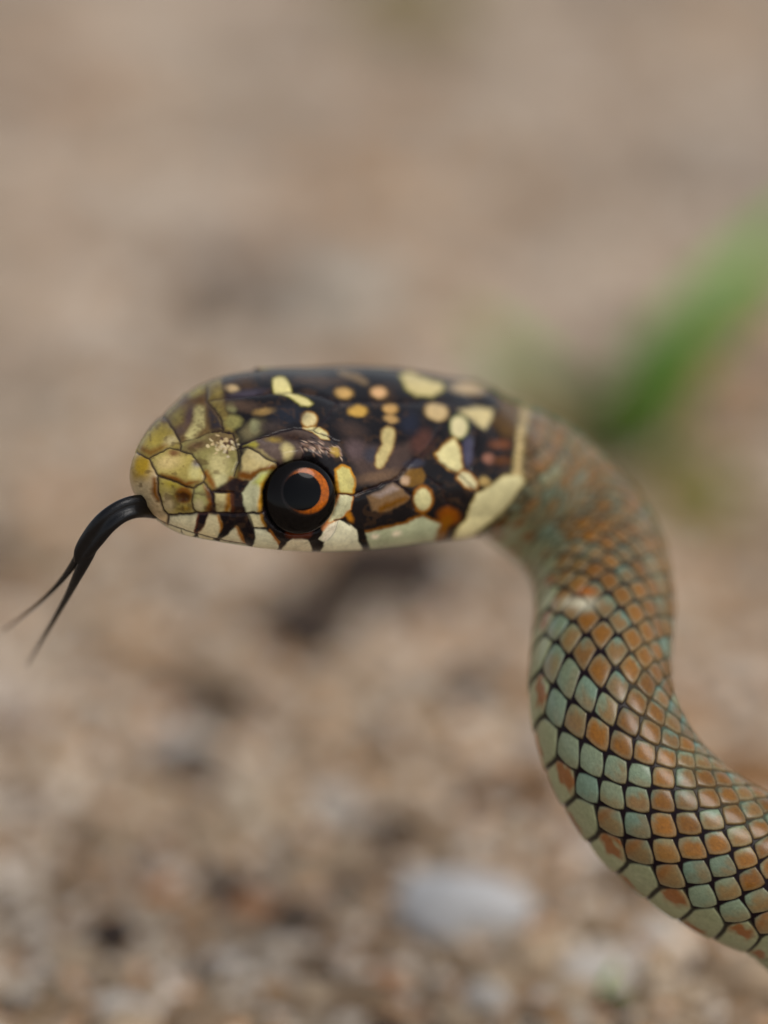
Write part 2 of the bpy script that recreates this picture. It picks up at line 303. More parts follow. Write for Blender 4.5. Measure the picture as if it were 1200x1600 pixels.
# --- upper lip plates
LIP = [(240, 810), (262, 826), (300, 840), (350, 852), (400, 858), (450, 863), (520, 867), (580, 862), (640, 855), (690, 850)]
pg((166, 172, 138), [(262, 808), (300, 804), (311, 804), (307, 832), (300, 842), (262, 830)], 2)
pg((22, 12, 20), [(311, 804), (326, 803), (319, 820), (308, 833), (305, 833), (308, 818)], 1.5, ((110, 56, 34), 2.5))
pg((168, 170, 130), [(326, 804), (342, 806), (347, 815), (345, 828), (340, 840), (330, 848), (308, 842), (311, 832), (319, 822)], 2); cap_((154, 96, 14), [(341, 808, 2), (346, 818, 3), (344, 830, 2)], 3)
pg((18, 10, 14), [(346, 806), (371, 807), (362, 826), (344, 841), (341, 840), (348, 824)], 1.8)
pg((160, 166, 134), [(370, 822), (380, 842), (384, 850), (384, 860), (340, 856), (345, 843), (360, 831)], 2); cap_((150, 92, 16), [(370, 824, 2), (378, 840, 3), (382, 848, 2)], 3)
pg((18, 10, 14), [(362, 807), (384, 806), (394, 823), (400, 837), (394, 849), (384, 850), (382, 838), (373, 821)], 2)
pg((166, 178, 148), [(399, 827), (416, 828), (428, 836), (437, 848), (434, 862), (392, 862), (397, 848), (400, 840)], 2); cap_((156, 92, 16), [(422, 828, 2), (432, 842, 3), (437, 850, 2)], 2.5)
pg((16, 9, 10), [(421, 824), (440, 830), (456, 835), (452, 844), (446, 852), (434, 859), (438, 846)], 1.8)
pg((170, 174, 146), [(442, 856), (450, 844), (457, 839), (480, 841), (487, 850), (487, 866), (436, 866)], 2); cap_((92, 36, 4), [(452, 834, 5), (468, 836, 5), (484, 832, 5)], 4)
pg((14, 8, 8), [(483, 838), (500, 824), (500, 838), (507, 848), (502, 856), (492, 864), (486, 855)], 2)
pg((180, 192, 162), [(498, 842), (512, 815), (530, 812), (546, 820), (560, 829), (559, 845), (566, 858), (566, 870), (496, 870), (508, 847)], 2); pg((200, 206, 184), [(500, 842), (512, 818), (528, 815), (522, 834), (510, 846)], 3); cap_((190, 120, 70), [(505, 826, 2), (512, 816, 2)], 2.5)  # the whitish left part is a highlight painted into the colour
cap_((150, 148, 128), [(528, 814, .6), (523, 832, .6), (512, 846, .6)], 1)
pg((156, 158, 124), [(570, 833), (600, 826), (630, 820), (660, 806), (672, 812), (694, 820), (692, 838), (660, 858), (572, 870)], 2.5, ((134, 80, 12), 4)); el((190, 190, 165), 586, 838, 6, 4, 0, 4); el((186, 186, 160), 620, 834, 6, 4, 0, 4)
pg((14, 9, 8), [(557, 824), (571, 828), (573, 844), (579, 858), (567, 858), (560, 843)], 2)
el((134, 70, 8), 702, 806, 17, 13, 10, 6); cap_((138, 82, 10), [(700, 812, 7), (690, 830, 6), (684, 842, 3)], 5)
# --- postoculars, temporals
pg((192, 194, 102), [(525, 736), (535, 729), (546, 734), (553, 750), (551, 770), (531, 770), (527, 752)], 1.8, ((196, 134, 30), 3.5), up=1.0)
pg((182, 194, 150), [(531, 773), (552, 774), (547, 795), (535, 807), (524, 812), (513, 815), (521, 800)], 1.8, ((186, 112, 40), 2), up=1.0)
el((176, 110, 22), 546, 808, 5, 9, -25, 3)
pg((78, 60, 52), [(536, 688), (560, 690), (600, 700), (645, 690), (640, 716), (622, 742), (585, 757), (565, 748), (548, 720)], 9, a=.9); el((110, 84, 62), 590, 745, 34, 8, -10, 7); el((92, 74, 72), 556, 702, 14, 16, -30, 9); el((60, 56, 62), 580, 710, 12, 12, 0, 8)
cap_((178, 170, 104), [(607, 678, 10), (606, 695, 8), (596, 716, 8), (593, 725, 6)], 3.5, ((130, 90, 40), 2))
pg((124, 94, 62), [(574, 776), (596, 766), (614, 755), (630, 764), (640, 775), (636, 783), (604, 800), (582, 798)], 3.5); pg((160, 140, 128), [(582, 774), (614, 757), (624, 764), (592, 778)], 5, a=.8); cap_((112, 70, 12), [(596, 795, 5), (634, 778, 4)], 5)  # the pale upper strip paints the plate's lit top
pg((120, 84, 26), [(626, 752), (638, 733), (658, 731), (668, 744), (660, 756), (646, 761), (632, 759)], 3); el((176, 148, 116), 633, 751, 7, 6, -40, 4); el((58, 56, 66), 648, 724, 15, 7, -8, 4, up=1.5)  # last ellipse: dark scale with its bluish highlight painted in
el((188, 194, 132), 661, 780, 13, 17, 0, 2.5, ((150, 90, 14), 4), up=.8)
# --- top of the head
pg((218, 218, 134), [(426, 593), (433, 589), (445, 591), (452, 603), (455, 613), (480, 624), (488, 630), (480, 635), (470, 633), (458, 623), (440, 615), (430, 614), (427, 605)], 2, ((120, 110, 20), 2))
el((216, 208, 142), 483, 655, 11, 10.5, 0, 2.5, ((160, 110, 40), 2.5)); pg((212, 212, 140), [(475, 668), (498, 666), (511, 677), (513, 688), (501, 685), (490, 674)], 2, ((150, 100, 30), 2))
el((62, 40, 18), 382, 598, 16, 13, 0, 8); el((192, 168, 112), 363, 607, 10, 6, 5, 4); el((74, 66, 76), 385, 614, 26, 5, -8, 5); el((156, 150, 98), 362, 636, 8, 8, 0, 5); el((84, 64, 50), 380, 634, 26, 8, 10, 7); el((150, 140, 80), 364, 659, 13, 10, -10, 5)
el((158, 124, 70), 413, 643, 15, 5.5, -8, 4); el((116, 104, 72), 394, 672, 20, 12, -35, 8); el((140, 136, 96), 398, 666, 8, 9, 0, 6); el((70, 58, 52), 425, 665, 18, 8, -10, 9); el((36, 38, 46), 450, 648, 26, 14, 0, 10)
el((80, 56, 34), 500, 594, 34, 6, 3, 6, a=.8); cap_((122, 98, 66), [(532, 582, 5), (552, 588, 6), (570, 597, 5)], 4)
RM = ((112, 80, 24), 2)
el((206, 162, 92), 537, 614, 13, 7.5, 8, 3, RM); el((208, 162, 104), 592, 613, 12, 8, 8, 3, RM); el((206, 160, 72), 559, 642, 14, 8.5, -3, 3, RM); el((204, 158, 92), 610, 638, 10.5, 8, 15, 3, RM); el((186, 146, 88), 611, 655, 11, 6, 10, 3)
el((66, 50, 42), 550, 672, 22, 12, 20, 9); el((84, 52, 42), 660, 690, 16, 20, 30, 10); el((34, 36, 48), 640, 660, 14, 18, 0, 10)
# --- back of the head
pg((196, 188, 118), [(626, 588), (640, 582), (660, 592), (690, 600), (693, 609), (676, 618), (650, 617), (635, 607)], 3, ((130, 120, 30), 2.5)); el((172, 152, 108), 732, 607, 27, 9, 5, 5)
el((192, 170, 112), 682, 643, 17, 13, 15, 3.5, RM); pg((196, 188, 126), [(716, 641), (742, 637), (770, 639), (768, 656), (757, 672), (744, 660), (732, 652)], 4); el((206, 206, 150), 717, 667, 13, 17, 0, 3, ((100, 110, 30), 2))
pg((208, 210, 142), [(700, 690), (708, 685), (717, 700), (721, 730), (717, 737), (702, 732), (687, 719), (681, 709)], 2.5, ((150, 100, 24), 3), up=1.0); el((74, 70, 88), 732, 705, 9, 24, 0, 4, up=1.5); pg((206, 210, 156), [(716, 746), (722, 736), (733, 739), (745, 754), (743, 763), (726, 759)], 3, ((160, 100, 20), 3.5)); el((182, 150, 88), 757, 752, 9, 7, 20, 4)
pg((88, 62, 26), [(775, 612), (806, 625), (812, 640), (806, 684), (788, 684), (768, 660), (780, 640)], 7); el((116, 68, 40), 782, 694, 16, 7, 0, 5); el((142, 96, 76), 763, 717, 9, 8, 0, 4); el((92, 52, 18), 785, 720, 14, 7, 0, 5)
# collar and what lies behind it are marked by distance to the collar line
COL = [(836, 600), (828, 640), (823, 690), (820, 735), (822, 752), (800, 788), (768, 818), (742, 840), (725, 880)]
cap_((160, 140, 88), [(825, 622, 8), (818, 660, 8), (812, 700, 7), (809, 728, 8), (808, 750, 12)], 5)
for i in range(12): el((188, 170, 112), 821-i*1.1+random.uniform(-3, 3), 628+i*10, random.uniform(4, 7), random.uniform(3, 5), random.uniform(-40, 40), 3)
for i in range(9): el((92, 66, 30), 820-i*1.3+random.uniform(-7, 7), 632+i*12+random.uniform(-3, 3), random.uniform(2, 4), random.uniform(1.5, 3), 0, 2.5, a=.7)
pg((194, 198, 142), [(736, 790), (746, 772), (770, 757), (790, 743), (812, 742), (819, 752), (796, 786), (765, 815), (740, 836), (722, 860), (700, 862), (712, 830), (730, 810)], 3.5, ((150, 120, 40), 1.5), up=1.0)
# --- seams: grooves with dark skin
SEAMS = [([(208, 703), (232, 715)], 1), ([(232, 715), (250, 705), (265, 699), (283, 703)], .8), ([(232, 715), (238, 728), (245, 742)], 1), ([(245, 742), (268, 750), (290, 760), (302, 762), (318, 752)], 1.1), ([(318, 752), (320, 740), (312, 725), (300, 709), (283, 703)], .9),
 ([(283, 703), (281, 688), (270, 668), (262, 656), (254, 650)], 1.1), ([(281, 690), (312, 682), (331, 673)], .5), ([(331, 673), (348, 671), (346, 656), (336, 640), (322, 626), (323, 604)], 1.2), ([(322, 627), (350, 621), (420, 614), (470, 612)], .6),
 ([(346, 673), (364, 675), (369, 697)], 1.6), ([(369, 697), (384, 692), (410, 685), (435, 674), (460, 669), (490, 671)], .6), ([(370, 697), (372, 720), (366, 742)], 1.2), ([(372, 700), (385, 701), (405, 711), (425, 722), (450, 732), (468, 723), (474, 711), (470, 702)], 1.2),
 ([(318, 752), (329, 767), (334, 786), (333, 802)], 1), ([(302, 764), (299, 785), (304, 801)], .9), ([(245, 742), (246, 770), (255, 797), (262, 806), (261, 820)], 1.1), ([(262, 806), (300, 803), (335, 801), (365, 806), (385, 803), (412, 801)], 1.2), ([(334, 769), (364, 769)], 1), ([(529, 772), (556, 773)], 1), ([(522, 813), (533, 811), (546, 822)], .5),
 ([(528, 628), (620, 629), (700, 627)], .6), ([(470, 612), (500, 618), (528, 628), (508, 655), (490, 671), (530, 690)], .7), ([(556, 772), (590, 760), (620, 746), (640, 722), (668, 700), (692, 662)], 1.1), ([(618, 752), (632, 762), (645, 775), (646, 795)], 1), ([(668, 744), (690, 760), (700, 790)], .7), ([(686, 720), (720, 742), (745, 768)], .7), ([(740, 652), (744, 690), (735, 735)], .8), ([(388, 804), (397, 826), (414, 826)], .7), *[([(a, b), (a+4, b+14)], .5) for a, b in ((256, 817), (282, 828), (308, 837), (334, 843), (360, 848))], ([(228, 800), (243, 811), (262, 820), (300, 834), (340, 844), (384, 852)], .55)]
sd_ = np.full(qx.shape, 1e3); sw = np.ones(qx.shape)
for pts, st in SEAMS:
    p = np.array(pts, float); bb = (*(p.min(0)-24), *(p.max(0)+24)); m = (qx > bb[0]) & (qx < bb[2]) & (qy > bb[1]) & (qy < bb[3])
    if not m.any(): continue
    d = np.full(m.sum(), 1e3)
    for A, B in zip(pts[:-1], pts[1:]): d = np.minimum(d, seg_d(qx[m], qy[m], A, B)[0])
    d = d/ (.55+.45*st); o = sd_[m]; better = d < o; sd_[m] = np.minimum(o, d); t_ = sw[m]; t_[better] = st; sw[m] = t_
al = (np.exp(-(sd_/1.7)**2)*np.clip(.35+.6*sw, 0, .95))[..., None]; HC = HC*(1-al)+lin((34, 20, 24))*al
HD += -2.0*np.clip(sw, .4, 1.2)*np.exp(-(sd_/2.0)**2)+1.2*(sstep(0, 12, sd_)-1)*(sd_ < 900)
mot = vnoise(qx/13, qy/9, 71)*.6+vnoise(qx/5, qy/4, 72)*.4
lum = HC.mean(-1); bm_ = (sstep(.50, .78, mot)*sstep(.05, .015, lum)*sstep(72, 80, np.hypot(qx-467, qy-776))*.30)[..., None]; HC = HC*(1-bm_)+lin((92, 64, 40))*bm_
sm_ = (sstep(.56, .82, 1-mot)*sstep(375, 330, qx)*sstep(805, 795, qy)*.6)[..., None]; HC = HC*(1-sm_)+lin((84, 62, 34))*sm_
tp_ = (sstep(700, 640, qy)*sstep(372, 350, qx)*sstep(.3, .6, mot)*.45)[..., None]; HC = HC*(1-tp_)+lin((78, 56, 36))*tp_
lp_ = sstep(803, 812, qy)*sstep(.12, .3, lum); HC = HC*(1+.62*lp_)[..., None]*.80  # pale lip colours brightened to offset the shade on their downward faces
# brow ridge, eye socket, lip edge
er = np.hypot(qx-467, qy-776)
brow = np.full(qx.shape, 1e3)
for A, B in zip([(395, 702), (440, 708), (480, 703), (520, 712)][:-1], [(440, 708), (480, 703), (520, 712)]): brow = np.minimum(brow, seg_d(qx, qy, A, B)[0])
HD += 9*np.exp(-(brow/15)**2) - 22*sstep(63, 46, er) + 3*np.exp(-((er-66)/7)**2) - 5*np.exp(-(((qx-372)/26)**2+((qy-770)/26)**2))
lip = np.full(qx.shape, 1e3)
for A, B in zip(LIP[:-1], LIP[1:]): lip = np.minimum(lip, seg_d(qx, qy, A, B)[0])
# underside (chin and throat): everything turned away below the lips
under = sstep(.10, -.02, FACE[:NH])*(np.abs(thd[:NH]) > 70)
mirror_under = ~direct & (np.abs(thd[:NH]) > 70)
fm = (NRM[:NH]*LT[:NH, None]).sum(2); upn = (NRM[:NH]*U[:NH, None]).sum(2)
FM = FACE[:NH]-2*fm*(VIEW[:NH]*LT[:NH, None]).sum(2)      # facing of the mirrored point
under = np.where(mirror_under, sstep(.10, -.02, FM), under)
chin = lin((176, 172, 146))*(.92+.16*vnoise(S[:NH, None]/30, thd[:NH]/9, 5))[..., None]
HC = HC*(1-under[..., None])+chin*under[..., None]
HD = HD*(1-under) - 6*np.exp(-((under-.5)/.22)**2)*(S[:NH, None] < HL*.86)
HC *= (.90+.12*vnoise(qx/3.1, qy/3.1, 21)+.22*(vnoise(qx/11, qy/11, 22)-.5)+.08*vnoise(qx/1.5, qy/1.5, 23))[..., None]

# --- body scales
LS, DTH = 48.0, 13.6
aa_ = np.linspace(0, 180, 721); gg_ = np.concatenate([[0], np.cumsum(.25/(12.6+3.6*sstep(55, 110, aa_[1:])))]); TV = 109.0; gg_ *= 7.98/np.interp(TV, aa_, gg_)   # rows widen towards the belly
v = np.sign(thd)*np.interp(np.abs(thd), aa_, gg_)
LSs = LS*(.84+.17*sstep(HL+150, HL+700, S))[:, None]; sphase = np.concatenate([[0], np.cumsum(np.diff(S)/((LSs[1:, 0]+LSs[:-1, 0])/2))])[:, None]+0*thd
best = np.full(v.shape, 9.0); CI = np.zeros(v.shape); CJ = np.zeros(v.shape); DX = np.zeros(v.shape); DY = np.zeros(v.shape); pw = 1.32
wv = .06*(vnoise(sphase*1.3, v*1.3, 31)-.5); wu = .06*(vnoise(sphase*1.3, v*1.3, 32)-.5)
for dj in (0, 1):
    j = np.clip(np.floor(v)+dj, -8, 8); off = .5*(np.mod(j, 2)); i = np.round(sphase-off); dx = (sphase-off-i+wu)*2; dy = np.where(np.abs(v) >= 8, 0, v-j+wv)
    dc = dx+.22*dy*dy-.04; m = ((2*(.36*np.abs(dc)+.64*np.abs(dy)))**3.4+np.abs(dc)**3.4)**(1/3.4); b = m < best
    best = np.where(b, m, best); CI = np.where(b, i, CI); CJ = np.where(b, j, CJ); DX = np.where(b, dx, DX); DY = np.where(b, dy, DY)
r1, r2, r3, r4 = (hsh(CI, CJ, np.full(v.shape, k)) for k in (41, 42, 43, 44))
edge = .95; ins = sstep(edge+.05, edge-.05, best)
green = lin((136, 142, 108)); green2 = lin((108, 138, 120)); orange = lin((150, 93, 20)); brown = lin((126, 89, 38)); gapc = lin((30, 20, 24))
gcol = green*(1-r3[..., None])+green2*r3[..., None]; gcol = gcol*(.8+.42*r4[..., None])
ath = np.abs(thd); dors = sstep(86, 36, ath)
cl = np.clip(r2+.30*dors+.35*(vnoise(CI*.45, CJ*.45, 9)-.5), 0, 1.2); of = np.interp(cl, [0, .22, .34, .62, .74, 1.2], [.15, .38, .66, .8, 1.0, 1.0])
oside = .65*DX+(r1-.3)*1.3*DY*np.where(thd > 0, 1, -1)+.4*(vnoise(sphase*4.5, v*4.5, 61)-.5)
omask = np.clip((.25+.75*of)*sstep(.25-1.25*of, 1.0-1.15*of, oside), 0, 1)*(.72+.28*sstep(.9, .45, best))
ocol = orange*(1-dors[..., None]*.55)+brown*dors[..., None]*.55; ocol = ocol*(.8+.45*r4[..., None])
BC = gcol*(1-omask[..., None])+ocol*omask[..., None]
BC = BC*(.84+.2*vnoise(sphase*14, v*14, 51)+.22*(vnoise(sphase*30, v*30, 52)-.35))[..., None]
nk = (sstep(HL+330, HL+150, S)*.32)[:, None, None]; BC = BC*(1-nk)+nk*lin((126, 104, 76))*(.8+.5*vnoise(sphase*1.1, v*1.1, 53))[..., None]
gp = (1-ins)*(1-.45*sstep(45, 5, ath))*(1-.3*sstep(HL+330, HL+150, S))[:, None]; BC = BC*(1-gp[..., None])+gapc*gp[..., None]
dome = np.clip(1-(.75*DX**2+1.25*DY**2), 0, 1); BD = ins*(.7+3.0*dome+1.5*DX)
# ventral plates
vent = (np.abs(CJ) >= 8)*1.0; vr = hsh(CI, CI*0, CI*0+77)
vcol = lin((164, 166, 124))*(.88+.24*vr[..., None]); vcol = vcol*(.92+.16*vnoise(sphase*9, v*9, 54))[..., None]
spo = np.where(np.mod(CI, 2) > .5, TV-1.5, TV+24); so_ = np.clip(1.8*np.exp(-(((ath-spo+9*(vnoise(sphase*5, v*3, 55)-.5))/(4.5+3*vr))**2+((DX+.1)/(.55+.3*vr))**2)*1.3), 0, .85)*(vr > .08)
vcol = vcol*(1-so_[..., None])+lin((150, 76, 10))*so_[..., None]
vgap = ((1-ins)*sstep(TV+70, TV+45, ath)*.92)[..., None]; vcol = vcol*(1-vgap)+gapc*vgap
BC = BC*(1-vent[..., None])+vcol*vent[..., None]; BD = BD*(1-vent)+vent*ins*(1.6+1.2*DX+1.4*dome)
low = np.clip((np.abs(CJ)-5)/3, 0, 1)*(1-vent)*ins*.5; BC = BC*(1-low[..., None])+lin((140, 150, 118))*low[..., None]
fl = (np.abs(CJ) == 7)*ins*np.exp(-((DX+.45)/.3)**2)*(r2 > .55)*.6; BC = BC*(1-fl[..., None])+lin((150, 84, 16))*fl[..., None]
# small raised pale patch on the bend of the neck
pq = proj(BASE); facing = FACE > 0
pt_ = np.exp(-(((pq[..., 0]-905)/26)**2+((pq[..., 1]-945)/11)**2))*facing*(S[:, None] > HL); BC = BC*(1-.9*pt_[..., None])+lin((222, 212, 180))*.9*pt_[..., None]; BD = BD+3*pt_*(.5+vnoise(pq[..., 0]/7, pq[..., 1]/5, 81))
po_ = np.exp(-(((pq[..., 0]-917)/13)**2+((pq[..., 1]-926)/8)**2))*facing*(S[:, None] > HL); BC = BC*(1-.75*po_[..., None])+lin((196, 104, 14))*.75*po_[..., None]
# --- join head and body colour at the collar
cdist = np.full(qx.shape, 1e3); cs_ = np.zeros(qx.shape)
for A, B in zip(COL[:-1], COL[1:]):
    d, t = seg_d(qx, qy, A, B); side = (B[0]-A[0])*(qy-A[1])-(B[1]-A[1])*(qx-A[0]); b = d < cdist; cdist = np.where(b, d, cdist); cs_ = np.where(b, side, cs_)
sgn = np.where(cs_ > 0, -cdist, cdist)
if (sgn[S[:NH] < HL*.6]).mean() > 0: sgn = -sgn
hm = sstep(6, -6, sgn+5*(vnoise(qx/8, qy/8, 96)-.5)); hm = np.where(under > .5, sstep(HL*1.02, HL*.92, S[:NH])[:, None], hm)
hm[S[:NH] < HL*.8] = 1
dk = np.exp(-((sgn-8)/8)**2)*(.35+1.1*vnoise(qx/9, qy/9, 95))*(under < .5)*(S[:NH, None] > HL*.8)
BC = BC*.70
COLR = BC.copy(); DISP = BD.copy(); GLOSS = np.full(v.shape, .42); GLOSS = .03+.22*ins; GLOSS[:NH] = GLOSS[:NH]*(1-hm)+.10*hm
COLR[:NH] = BC[:NH]*(1-hm[..., None])+HC*hm[..., None]; DISP[:NH] = BD[:NH]*(1-hm)+HD*hm
COLR[:NH] = COLR[:NH]*(1-.75*dk[..., None])+lin((70, 46, 10))*.75*dk[..., None]
DISP *= np.minimum(1, rad/110)[:, None]
SKIN = BASE+NRM*DISP[..., None]
snake_base = c2w(BASE[int(NR*.75), 0]); snake_base[2] = 0
snake = empty('snake', snake_base); tag(snake, 'young snake with black and yellow head raised over the ground, black forked tongue out', 'snake')
verts = c2w(SKIN.reshape(-1, 3)); F = grid_faces(NR, NA)
n0 = np.cross(verts[F[200000, 1]]-verts[F[200000, 0]], verts[F[200000, 2]]-verts[F[200000, 0]])
if n0@(verts[F[200000, 0]]-c2w(C)[F[200000, 0]//NA]) < 0: F = F[:, ::-1]
skin_mat = material('snake_skin', (0, 0, 0), rough=.27, spec=.20, noise=(6000, .14), bump=(22000, .12, .00004), attr=True, coat=.07, coat_rough=.08)
body = mesh_obj('body', verts, F, skin_mat, snake, COLR.reshape(-1, 3), extra={'gloss': GLOSS.ravel()})
nt_ = skin_mat.node_tree; ga = N(nt_, 'ShaderNodeAttribute', attribute_name='gloss'); nt_.links.new(ga.outputs['Fac'], nt_.nodes['Principled BSDF'].inputs['Specular IOR Level'])

# --- eyes
ecand = BASE[:NH]-NRM[:NH]*13.0; eq = proj(ecand)
iv = np.argmin(np.where((FACE[:NH] > .2) & (thd[:NH] > 0), np.hypot(eq[..., 0]-467, eq[..., 1]-776), 1e9)); iv = np.unravel_index(iv, qx.shape)
ep, en = BASE[iv], NRM[iv]; vw = VIEW[iv]; ax = .5*en+.5*vw; ax /= np.linalg.norm(ax)
RE, EK = 58.0, .46; ec = ecand[iv]
FLAT = np.eye(3)-(1-EK)*np.outer(ax, ax)
def sphere_patch(c, axis, R, a0, a1, nr=40, na=96):
    t = np.cross(axis, [0.3, 1, 0.1]); t /= np.linalg.norm(t); b = np.cross(axis, t)
    aa = np.linspace(a0, a1, nr)[:, None]; ph = np.arange(na)[None]/na*2*math.pi
    d = np.cos(aa)[..., None]*axis+np.sin(aa)[..., None]*(np.cos(ph)[..., None]*t+np.sin(ph)[..., None]*b)
    return c+(d.reshape(-1, 3)*R)@FLAT
dsp = rng.normal(size=(60000, 3)); dsp /= np.linalg.norm(dsp, axis=1)[:, None]; dsp = dsp[dsp@ax > .1]
def dir_at(x, y, R):
    """direction from the eye centre to the front point of the globe seen at photo pixel x, y"""
    q = proj(ec+(dsp*R)@FLAT); return dsp[np.argmin(np.hypot(q[:, 0]-x, q[:, 1]-y))]
eye_mat = material('eye_dark', lin((9, 6, 5)), rough=.15, spec=.08, noise=(3000, .2), coat=.10, coat_rough=.05)
iris_mat = material('eye_iris', (0, 0, 0), rough=.2, spec=.15, attr=True, noise=(9000, .45), coat=.10, coat_rough=.05)
pupil_mat = material('eye_pupil', lin((4, 4, 5)), rough=.1, spec=.05, noise=(3000, .1), coat=.09, coat_rough=.04)
def mir(p): d = (p-H0)@HLat; return p-2*d[..., None]*HLat
di, dp = dir_at(479.5, 767, RE), dir_at(472.5, 767, RE)
for f, lab in ((lambda p: p, None), (lambda p: mir(p)+HLat*17-HU*15, None)):
    fl_ = grid_faces(40, 96)
    e = mesh_obj('eye', c2w(f(sphere_patch(ec, ax, RE, .001, 2.4))), fl_, eye_mat, snake)
    iv_ = sphere_patch(ec, di, RE+.7, .001, math.asin(38.5/RE)); px_ = proj(iv_); rr = np.hypot(px_[:, 0]-473, px_[:, 1]-767); az = (px_[:, 0]-473)/np.maximum(rr, 1)-.25*(px_[:, 1]-767)/np.maximum(rr, 1)
    k = (sstep(-1.0, .5, az)*.93+.07)*sstep(38, 33, np.hypot(px_[:, 0]-479.5, px_[:, 1]-767))*(.7+.5*vnoise(np.degrees(np.arctan2(px_[:, 1]-767, px_[:, 0]-473))/5, rr/5, 91)); k = np.clip(k, 0, 1)[:, None]
    ic = lin((14, 7, 5))*(1-k)+lin((162, 80, 2))*k
    mesh_obj('iris', c2w(f(iv_)), fl_, iris_mat, e, ic)
    mesh_obj('pupil', c2w(f(sphere_patch(ec, dp, RE+1.2, .001, math.asin(29.5/RE)))), fl_, pupil_mat, e)

# --- tongue
tong_mat = material('tongue_black', lin((6, 5, 6)), rough=.24, spec=.22, noise=(5000, .3), bump=(16000, .35, .00008), coat=.1, coat_rough=.12)
def tube(path, na=28, groove=0.0, flat=.5):
    P = catmull([np.concatenate([unproj(a, b, c), [r, 0, 0]]) for a, b, c, r in path], 14); p, r = P[:, :3], P[:, 3]
    t = np.gradient(p, axis=0); t /= np.linalg.norm(t, axis=1)[:, None]; w_ = np.cross(t, [0, 0, -1.0]); w_ /= np.linalg.norm(w_, axis=1)[:, None]; h_ = np.cross(w_, t)
    ph = np.arange(na)/na*2*math.pi; c_, s_ = np.cos(ph), np.sin(ph); hh = flat*s_*(1-groove*np.exp(-(c_/.35)**2))
    vv = p[:, None]+r[:, None, None]*(c_[None, :, None]*w_[:, None]+hh[None, :, None]*h_[:, None])
    return vv.reshape(-1, 3), grid_faces(len(p), na)
parts_ = [tube([(268, 800, 2.6, 13), (244, 795, 1.2, 16), (222, 791, .25, 18), (205, 793, -.2, 18), (186, 801, -.4, 18), (165, 817, -.4, 18.5), (145, 841, -.1, 18), (128, 866, .3, 14), (121, 880, .5, 6)], groove=.55),
          tube([(148, 832, 0, 7), (131, 855, .4, 8.5), (116, 880, 1.0, 6.5), (95, 908, 2.0, 4.3), (68, 936, 3.4, 3.0), (38, 961, 5.0, 2.2), (4, 986, 7.0, 1.2)], 16, flat=.8),
          tube([(150, 845, 0, 8), (136, 870, .4, 10), (122, 898, .9, 8), (106, 930, 2.0, 5.5), (86, 965, 3.6, 4.0), (65, 1000, 5.4, 2.8), (42, 1040, 7.6, 1.4)], 16, flat=.8)]
tv, tf, off = [], [], 0
for a, b in parts_: tv.append(a); tf.append(b+off); off += len(a)
tongue = mesh_obj('tongue', c2w(np.concatenate(tv)), np.concatenate(tf), tong_mat, snake); tongue['label'] = 'glossy black tongue forking into two thin tips'

# ------------------------------------------------------------------ ground litter
def blob(seed, n=1, fine=0.0):
    import bmesh
    bm = bmesh.new(); bmesh.ops.create_icosphere(bm, subdivisions=n, radius=1.0); r = np.random.default_rng(seed)
    k = r.normal(size=(5, 3)); ph = r.uniform(0, 6.3, 5)
    v = np.array([x.co for x in bm.verts]); f = np.array([[x.index for x in p.verts] for p in bm.faces]); bm.free()
    v = v*(1+.13*np.sin(v@k.T*1.7+ph).sum(1)/1.6+fine*np.sin(v@k.T*5.3+ph*2).sum(1)/1.6)[:, None]; return v, f
def rot(a, b, c):
    return np.array((Matrix.Rotation(a, 3, 'Z') @ Matrix.Rotation(b, 3, 'X') @ Matrix.Rotation(c, 3, 'Y')))
def gz(x, y): return float(relief(np.array([x]), np.array([y]))[0])
# fine grit: one uncountable mass
gv, gf, gc, off = [], [], [], 0
pool = [blob(100+i, 1) for i in range(6)]
cols = [lin(c) for c in ((158, 142, 122), (140, 122, 100), (178, 164, 148), (116, 98, 76), (146, 114, 80), (88, 74, 60), (186, 172, 156), (160, 126, 96))]
spots = [onground(random.uniform(-120, 1320), 640+1020*random.random()**.75)[:2] for i in range(7500)]
spots += [(random.gauss(5, 62), 20+random.gauss(0, 55)) for i in range(6500)]          # thinning out all round
spots += [(random.gauss(0, 75), random.uniform(40, 330)) for i in range(5000)]
for i, (gx_, gy_) in enumerate(spots):
    v_, f_ = pool[i % 6]; r_ = random.choice([.25, .35, .5, .65, .85])*(1.0 if i < 14000 else random.choice([1, 1.5, 2.2])); vv = (v_*np.array([1, random.uniform(.6, 1), random.uniform(.5, .9)])*r_)@rot(random.uniform(0, 6), random.uniform(-.5, .5), 0).T
    vv = vv+np.array([gx_, gy_, gz(gx_, gy_)+r_*.25]); gv.append(vv); gf.append(f_+off); off += len(vv)
    gc.append(np.tile(random.choice(cols)*random.uniform(.9, 1.8), (len(vv), 1)))
grit_mat = material('grit', (0, 0, 0), rough=.9, spec=.25, attr=True, noise=(2500, .25))
grit = mesh_obj('grit', np.concatenate(gv), np.concatenate(gf), grit_mat, None, np.concatenate(gc), smooth=False); tag(grit, 'fine beige and brown grit strewn over the soil', 'grit', kind='stuff')
